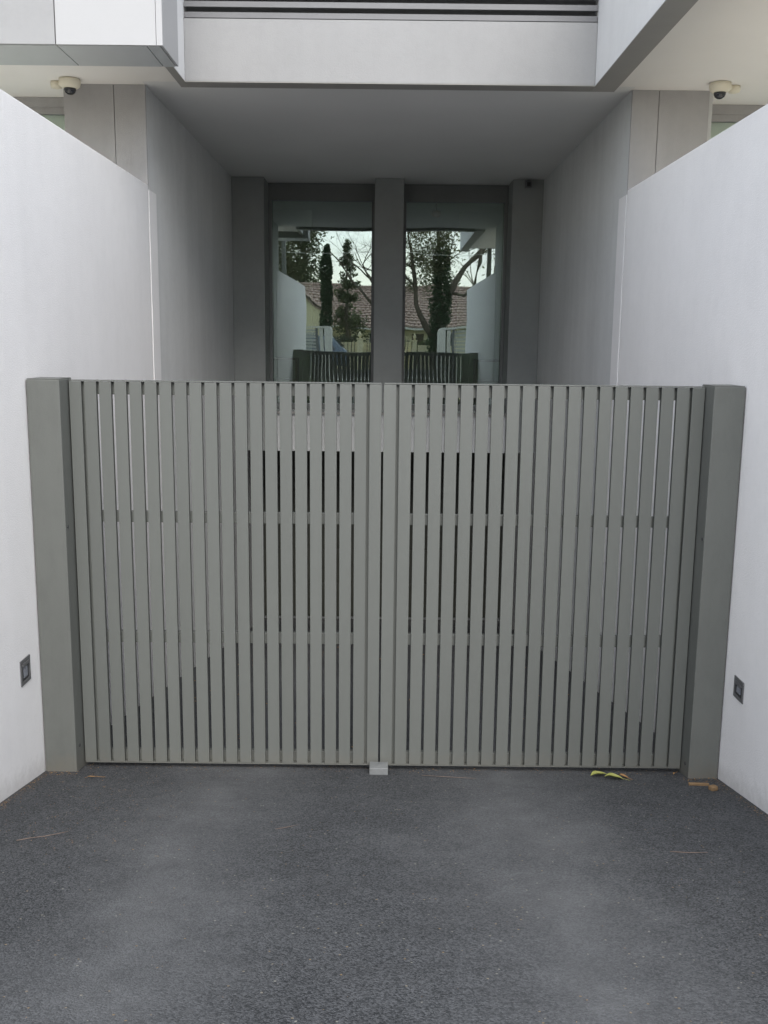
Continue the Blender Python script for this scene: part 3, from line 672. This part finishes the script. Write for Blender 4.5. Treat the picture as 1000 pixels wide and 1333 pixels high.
for x0, z0, x1, z1 in ((-1.32, 1.14, -.80, 1.575), (2.06, 1.26, 1.62, 1.66)):
    q = MB(); d = -.03 if x0 < 0 else .03
    q.bm.faces.new([q.bm.verts.new(v) for v in ((cx + x0 + d, cy - .72, z0), (cx + x1 + d, cy - .56, z1), (cx + x1 + d, cy + .56, z1), (cx + x0 + d, cy + .72, z0))])
    r = bmesh.ops.extrude_face_region(q.bm, geom=q.bm.faces[:]); bmesh.ops.translate(q.bm, verts=[v for v in r['geom'] if isinstance(v, bmesh.types.BMVert)], vec=(d * .5, 0, .012))
    q.obj('windscreen', 'car_glass', K)
for x in (-1.38, 1.38):
    for s in (-1, 1):
        wl = MB().tube([(cx + x, cy + s * .70, .31), (cx + x, cy + s * .90, .31)], .335, 28).obj('wheel', 'tyre', K)
        MB().tube([(cx + x, cy + s * .895, .31), (cx + x, cy + s * .91, .31)], [.21, .19], 20).obj('rim', 'rim', wl)
for s in (-1, 1):
    MB().box(cx + 2.20, cx + 2.275, cy + s * .68 - .11, cy + s * .68 + .11, .82, 1.0, .01).obj('tail_light', 'lamp_red', K)
    MB().box(cx - 2.29, cx - 2.2, cy + s * .62 - .16, cy + s * .62 + .16, .72, .88, .01).obj('headlight', 'lens', K)

# ------------------------------------------------------------------ trees
def leaves(points, size, m, parent, name='crown', n_each=1, seed=1, elong=1.5, droop=0):
    rn = random.Random(seed); bm = bmesh.new()
    for p, spread in points:
        for _ in range(n_each):
            c = Vector(p) + Vector((rn.gauss(0, 1), rn.gauss(0, 1), rn.gauss(0, 1))) * spread
            a = Vector((rn.gauss(0, 1), rn.gauss(0, 1), rn.gauss(0, .7) - droop)).normalized(); b = a.cross(Vector((rn.gauss(0, 1), rn.gauss(0, 1), rn.gauss(0, 1)))).normalized()
            s = size * rn.uniform(.6, 1.4)
            v = [bm.verts.new(c + a * s * elong * .5), bm.verts.new(c + b * s * .35), bm.verts.new(c - a * s * elong * .5), bm.verts.new(c - b * s * .35)]
            bm.faces.new(v)
    q = MB(); q.bm.free(); q.bm = bm
    return q.obj(name, m, parent, normals=False)
def branch_tree(base, h, r, seed, depth=5, spread=.55, upb=.25, lean=(0, 0), first=.35):
    """returns (mesh builder, tips)"""
    rn = random.Random(seed); q = MB(); tips = []
    def grow(p, d, ln, rad, lev):
        pts = [p]; rr = [rad]; n = 4
        for i in range(n):
            d = (d + Vector((rn.gauss(0, .10), rn.gauss(0, .10), rn.gauss(0, .06) + upb * .08))).normalized()
            p = p + d * ln / n; pts.append(p); rr.append(rad * (1 - .35 * (i + 1) / n))
        q.tube(pts, rr, 8 if lev < 2 else (5 if lev < 4 else 3), cap=lev < 2)
        if lev >= depth: tips.append(p); return
        if lev >= depth - 1: tips.append(pts[2])
        for _ in range(rn.choice((2, 3, 3)) if lev else 3):
            nd = (d + Vector((rn.gauss(0, spread), rn.gauss(0, spread), rn.gauss(0, spread * .5) + upb * .3))).normalized()
            grow(pts[-1] if rn.random() < .6 else pts[3], nd, ln * rn.uniform(.62, .85), rr[-1] * rn.uniform(.55, .8), lev + 1)
    grow(Vector(base), Vector((lean[0], lean[1], 1)).normalized(), h * first, r, 0)
    return q, tips
# cypress
t = thing('cypress_tree', 'narrow dark green cypress in front of the tiled roof', 'tree', (-3.1, -23, 0))
MB().tube([(-3.1, -23, -.05), (-3.1, -23, 3), (-3.05, -23, 6)], [.12, .08, .02]).obj('trunk', 'bark', t)
pts = []; rn = random.Random(11)
for _ in range(5200):
    u = rn.random() ** .8; z = .5 + u * 5.9; rad = .25 * min(1, (1 - u) * 4 + .25) * min(1, u * 8 + .5) * rn.uniform(.75, 1.12) * (1 + .12 * math.sin(z * 5 + 1))
    a = rn.uniform(0, 6.283); pts.append(((-3.1 + rad * math.cos(a), -23 + rad * math.sin(a), z), .03))
leaves(pts, .10, 'foliage_dark', t, seed=2)
# ragged conifer
t = thing('conifer_tree', 'ragged conifer with open branches in front of the house across the street', 'tree', (-2.05, -24.2, 0))
q = MB().tube([(-2.05, -24.2, -.05), (-2.0, -24.2, 3), (-1.95, -24.2, 6.9)], [.14, .09, .015]); pts = []
for i in range(95):
    u = rn.random(); z = 1.3 + u * 5.5; ln = (1 - u) ** .75 * 1.05 * rn.uniform(.55, 1.15) + .08; a = rn.uniform(0, 6.283)
    e = Vector((-2.0 + math.cos(a) * ln, -24.2 + math.sin(a) * ln, z + ln * .25)); q.tube([(-2.0, -24.2, z - .1), e], [.022, .006], 4, cap=False)
    if rn.random() < .86:
        for k in range(26):
            f = rn.uniform(.25, 1.05); pts.append(((-2.0 + (e.x + 2.0) * f, -24.2 + (e.y + 24.2) * f, z - .1 + (e.z - z + .1) * f), .085))
q.obj('trunk', 'bark', t)
leaves(pts, .11, 'foliage', t, seed=5, n_each=2)
# big tree with an ivy trunk, right in the mirrored view
t = thing('street_tree', 'big street tree with ivy-covered trunk and forked bare limbs', 'tree', (2.9, -20.8, 0))
q = MB()
q.tube([(2.75, -20.8, -.05), (2.70, -20.8, 1.6), (2.75, -20.8, 2.6), (3.1, -20.8, 3.9), (3.9, -20.9, 5.2), (4.9, -21.1, 6.1)], [.36, .30, .26, .19, .14, .09], 12)
q.tube([(2.55, -20.8, 1.7), (2.0, -20.7, 2.3), (1.55, -20.6, 3.2), (1.40, -20.5, 4.6), (1.2, -20.4, 6.2)], [.2, .17, .14, .11, .06], 10)
q.tube([(2.72, -20.8, 2.5), (2.55, -20.9, 4.0), (2.7, -21, 5.6), (2.4, -21, 7.6)], [.2, .16, .12, .06], 10)
q.tube([(3.1, -20.8, 3.9), (3.9, -20.8, 3.75), (4.5, -20.8, 4.3), (4.7, -20.8, 5.4), (4.65, -20.8, 6.6)], [.11, .10, .10, .08, .05], 8)
tips = []
for b, d0, sd_ in (((1.2, -20.4, 6.0), (-.2, 0), 4), ((2.4, -21, 7.4), (0, 0), 5), ((4.8, -21.1, 6.0), (.8, 0), 6), ((1.45, -20.5, 4.2), (-.9, .1), 7), ((4.65, -20.8, 6.4), (.2, 0), 8), ((2.6, -20.9, 4.6), (.4, .3), 9), ((1.4, -20.5, 5.0), (-1.5, .1), 19), ((4.2, -20.9, 5.4), (1.6, .2), 20)):
    qq, tp = branch_tree(b, 3.4, .06, sd_, 4, .6, .2, d0)
    me_ = bpy.data.meshes.new('tmp'); qq.bm.to_mesh(me_); qq.bm.free(); q.bm.from_mesh(me_); bpy.data.meshes.remove(me_)
    if sd_ not in (6, 8, 20, 19, 7, 4): tips += [(p, .26) for p in tp]
q.obj('trunk', 'bark', t)
cl = [(Vector((rn.uniform(.95, 3.1), -20.6 + rn.uniform(-.7, .7), rn.uniform(4.9, 7.6))), .20) for _ in range(80)] + [(Vector((rn.uniform(1.0, 2.2), -20.6 + rn.uniform(-.5, .5), rn.uniform(3.9, 5.0))), .16) for _ in range(10)]
leaves(cl, .075, 'foliage_olive', t, 'crown', n_each=75, seed=9)
pts = []
for _ in range(2600):
    u = rn.random(); z = 1.0 + u * 5.0; a = rn.uniform(0, 6.283); rad = rn.uniform(.26, .50) * (1.15 - .4 * u)
    pts.append(((2.72 + rad * math.cos(a), -20.8 + rad * math.sin(a), z), .05))
leaves(pts, .10, 'foliage_dark', t, 'ivy', seed=10, n_each=2)
# bare tree whose trunk stands behind the middle pillar of the mirrored view
t = thing('bare_tree', 'bare winter tree with thin dark twigs against the sky', 'tree', (0, -21, 0))
q, _t = branch_tree((.1, -21, -.05), 10.5, .2, 33, 6, .55, .12, (-.02, 0), .33)
q.obj('trunk', 'bark', t)
# tall trees further back
def back_tree(x, y, h, seed, m, bark, lab, ne=7, sz=.20, rad=.6):
    t = thing('tall_tree', lab, 'tree', (x, y, 0), 'tall trees behind the houses')
    q, tp = branch_tree((x, y, -.05), h, h * .022, seed, 5, .5, .25)
    q.obj('trunk', bark, t); leaves([(p, rad) for p in tp], sz, m, t, n_each=ne, seed=seed + 50)
def mass_tree(x, y, h, rx, m, bark, lab, seed, z0=1.5, clumps=70, per=75, cr=.75, size=.17):
    t = thing('tall_tree', lab, 'tree', (x, y, 0), 'tall trees behind the houses')
    rn = random.Random(seed); q = MB(); tips = []
    q.tube([(x, y, -.05), (x + .1, y, h * .35), (x - .1, y, h * .7), (x, y, h * .92)], [.26, .2, .12, .03], 10)
    for i in range(clumps):
        a = rn.uniform(0, 6.283); u = rn.random(); rr = rx * (rn.random() ** .4) * (1 - .55 * abs(u - .45) * 1.6)
        c = Vector((x + rr * math.cos(a), y + rr * math.sin(a), z0 + u * (h - z0))); tips.append(c)
        b = Vector((x, y, max(1.2, c.z - rr * .8))); mid = (b + c) / 2 + Vector((rn.gauss(0, .15), rn.gauss(0, .15), .2))
        q.tube([b, mid, c], [.07, .045, .015], 5, cap=False)
    q.obj('trunk', bark, t)
    leaves([(p, cr * rn.uniform(.6, 1.1) * .55) for p in tips], size, m, t, n_each=per, seed=seed + 1)
mass_tree(-8.9, -50, 12.5, 2.3, 'foliage_olive', 'pale_bark', 'tall olive-brown tree with pale limbs behind the gabled wing', 61, clumps=170, per=95)
mass_tree(-6.7, -52, 12.5, 1.75, 'foliage', 'pale_bark', 'tall green tree behind the tiled roof, left of the cypress', 62, clumps=140, per=95)
mass_tree(-12.6, -48, 11, 2.6, 'foliage_olive', 'bark', 'broad olive tree at the far left behind the house', 63)
mass_tree(4.0, -50, 8.2, 2.0, 'foliage', 'bark', 'leafy tree behind the tiled roof, right of the ivy trunk', 64, clumps=45, per=50)
back_tree(9.5, -52, 11, 65, 'foliage_olive', 'pale_bark', 'thin-leaved tree at the right behind the houses', 2)
# shrub by the cream wall
t = thing('garden_shrub', 'round green shrub in front of the cream house', 'shrub', (2.2, -23.5, 0))
MB().tube([(2.2, -23.5, -.05), (2.2, -23.5, .9)], [.05, .02], 6).obj('stem', 'bark', t)
pts = []
for _ in range(1500):
    a = rn.uniform(0, 6.283); e = rn.uniform(-.3, 1.5); r_ = .8 * rn.uniform(.7, 1.05)
    pts.append(((2.2 + r_ * math.cos(a) * math.cos(e), -23.5 + r_ * math.sin(a) * math.cos(e), .75 + r_ * math.sin(e)), .04))
leaves(pts, .11, 'foliage', t, seed=70)
# overhead service wires between two poles outside the view
for x, lab in ((-24, 'timber power pole along the street to the left'), (26, 'timber power pole along the street to the right')):
    t = thing('power_pole', lab, 'pole', (x, -12.6, 0), 'power poles along the street')
    MB().tube([(x, -12.6, -.05), (x, -12.6, 7.6)], [.15, .11], 12).obj('pole', 'bark', t)
    MB().box(x - .06, x + .06, -13.4, -11.8, 5.5, 5.62).obj('crossarm', 'bark', t)
P = [(-24 + 50 * i / 20, -13.2, 5.62 - .5 * (1 - ((i - 10) / 10) ** 2)) for i in range(21)]
tag(MB().tube(P, .009, 6).obj('overhead_cable', 'fence_white'), 'pale overhead cable strung along the street', 'cable')
P = [(-24 + 50 * i / 20, -12.0, 6.45 - .5 * (1 - ((i - 10) / 10) ** 2)) for i in range(21)]
tag(MB().tube(P, .010, 6).obj('overhead_cable', 'dark'), 'thin dark overhead cable strung above the pale one', 'cable')
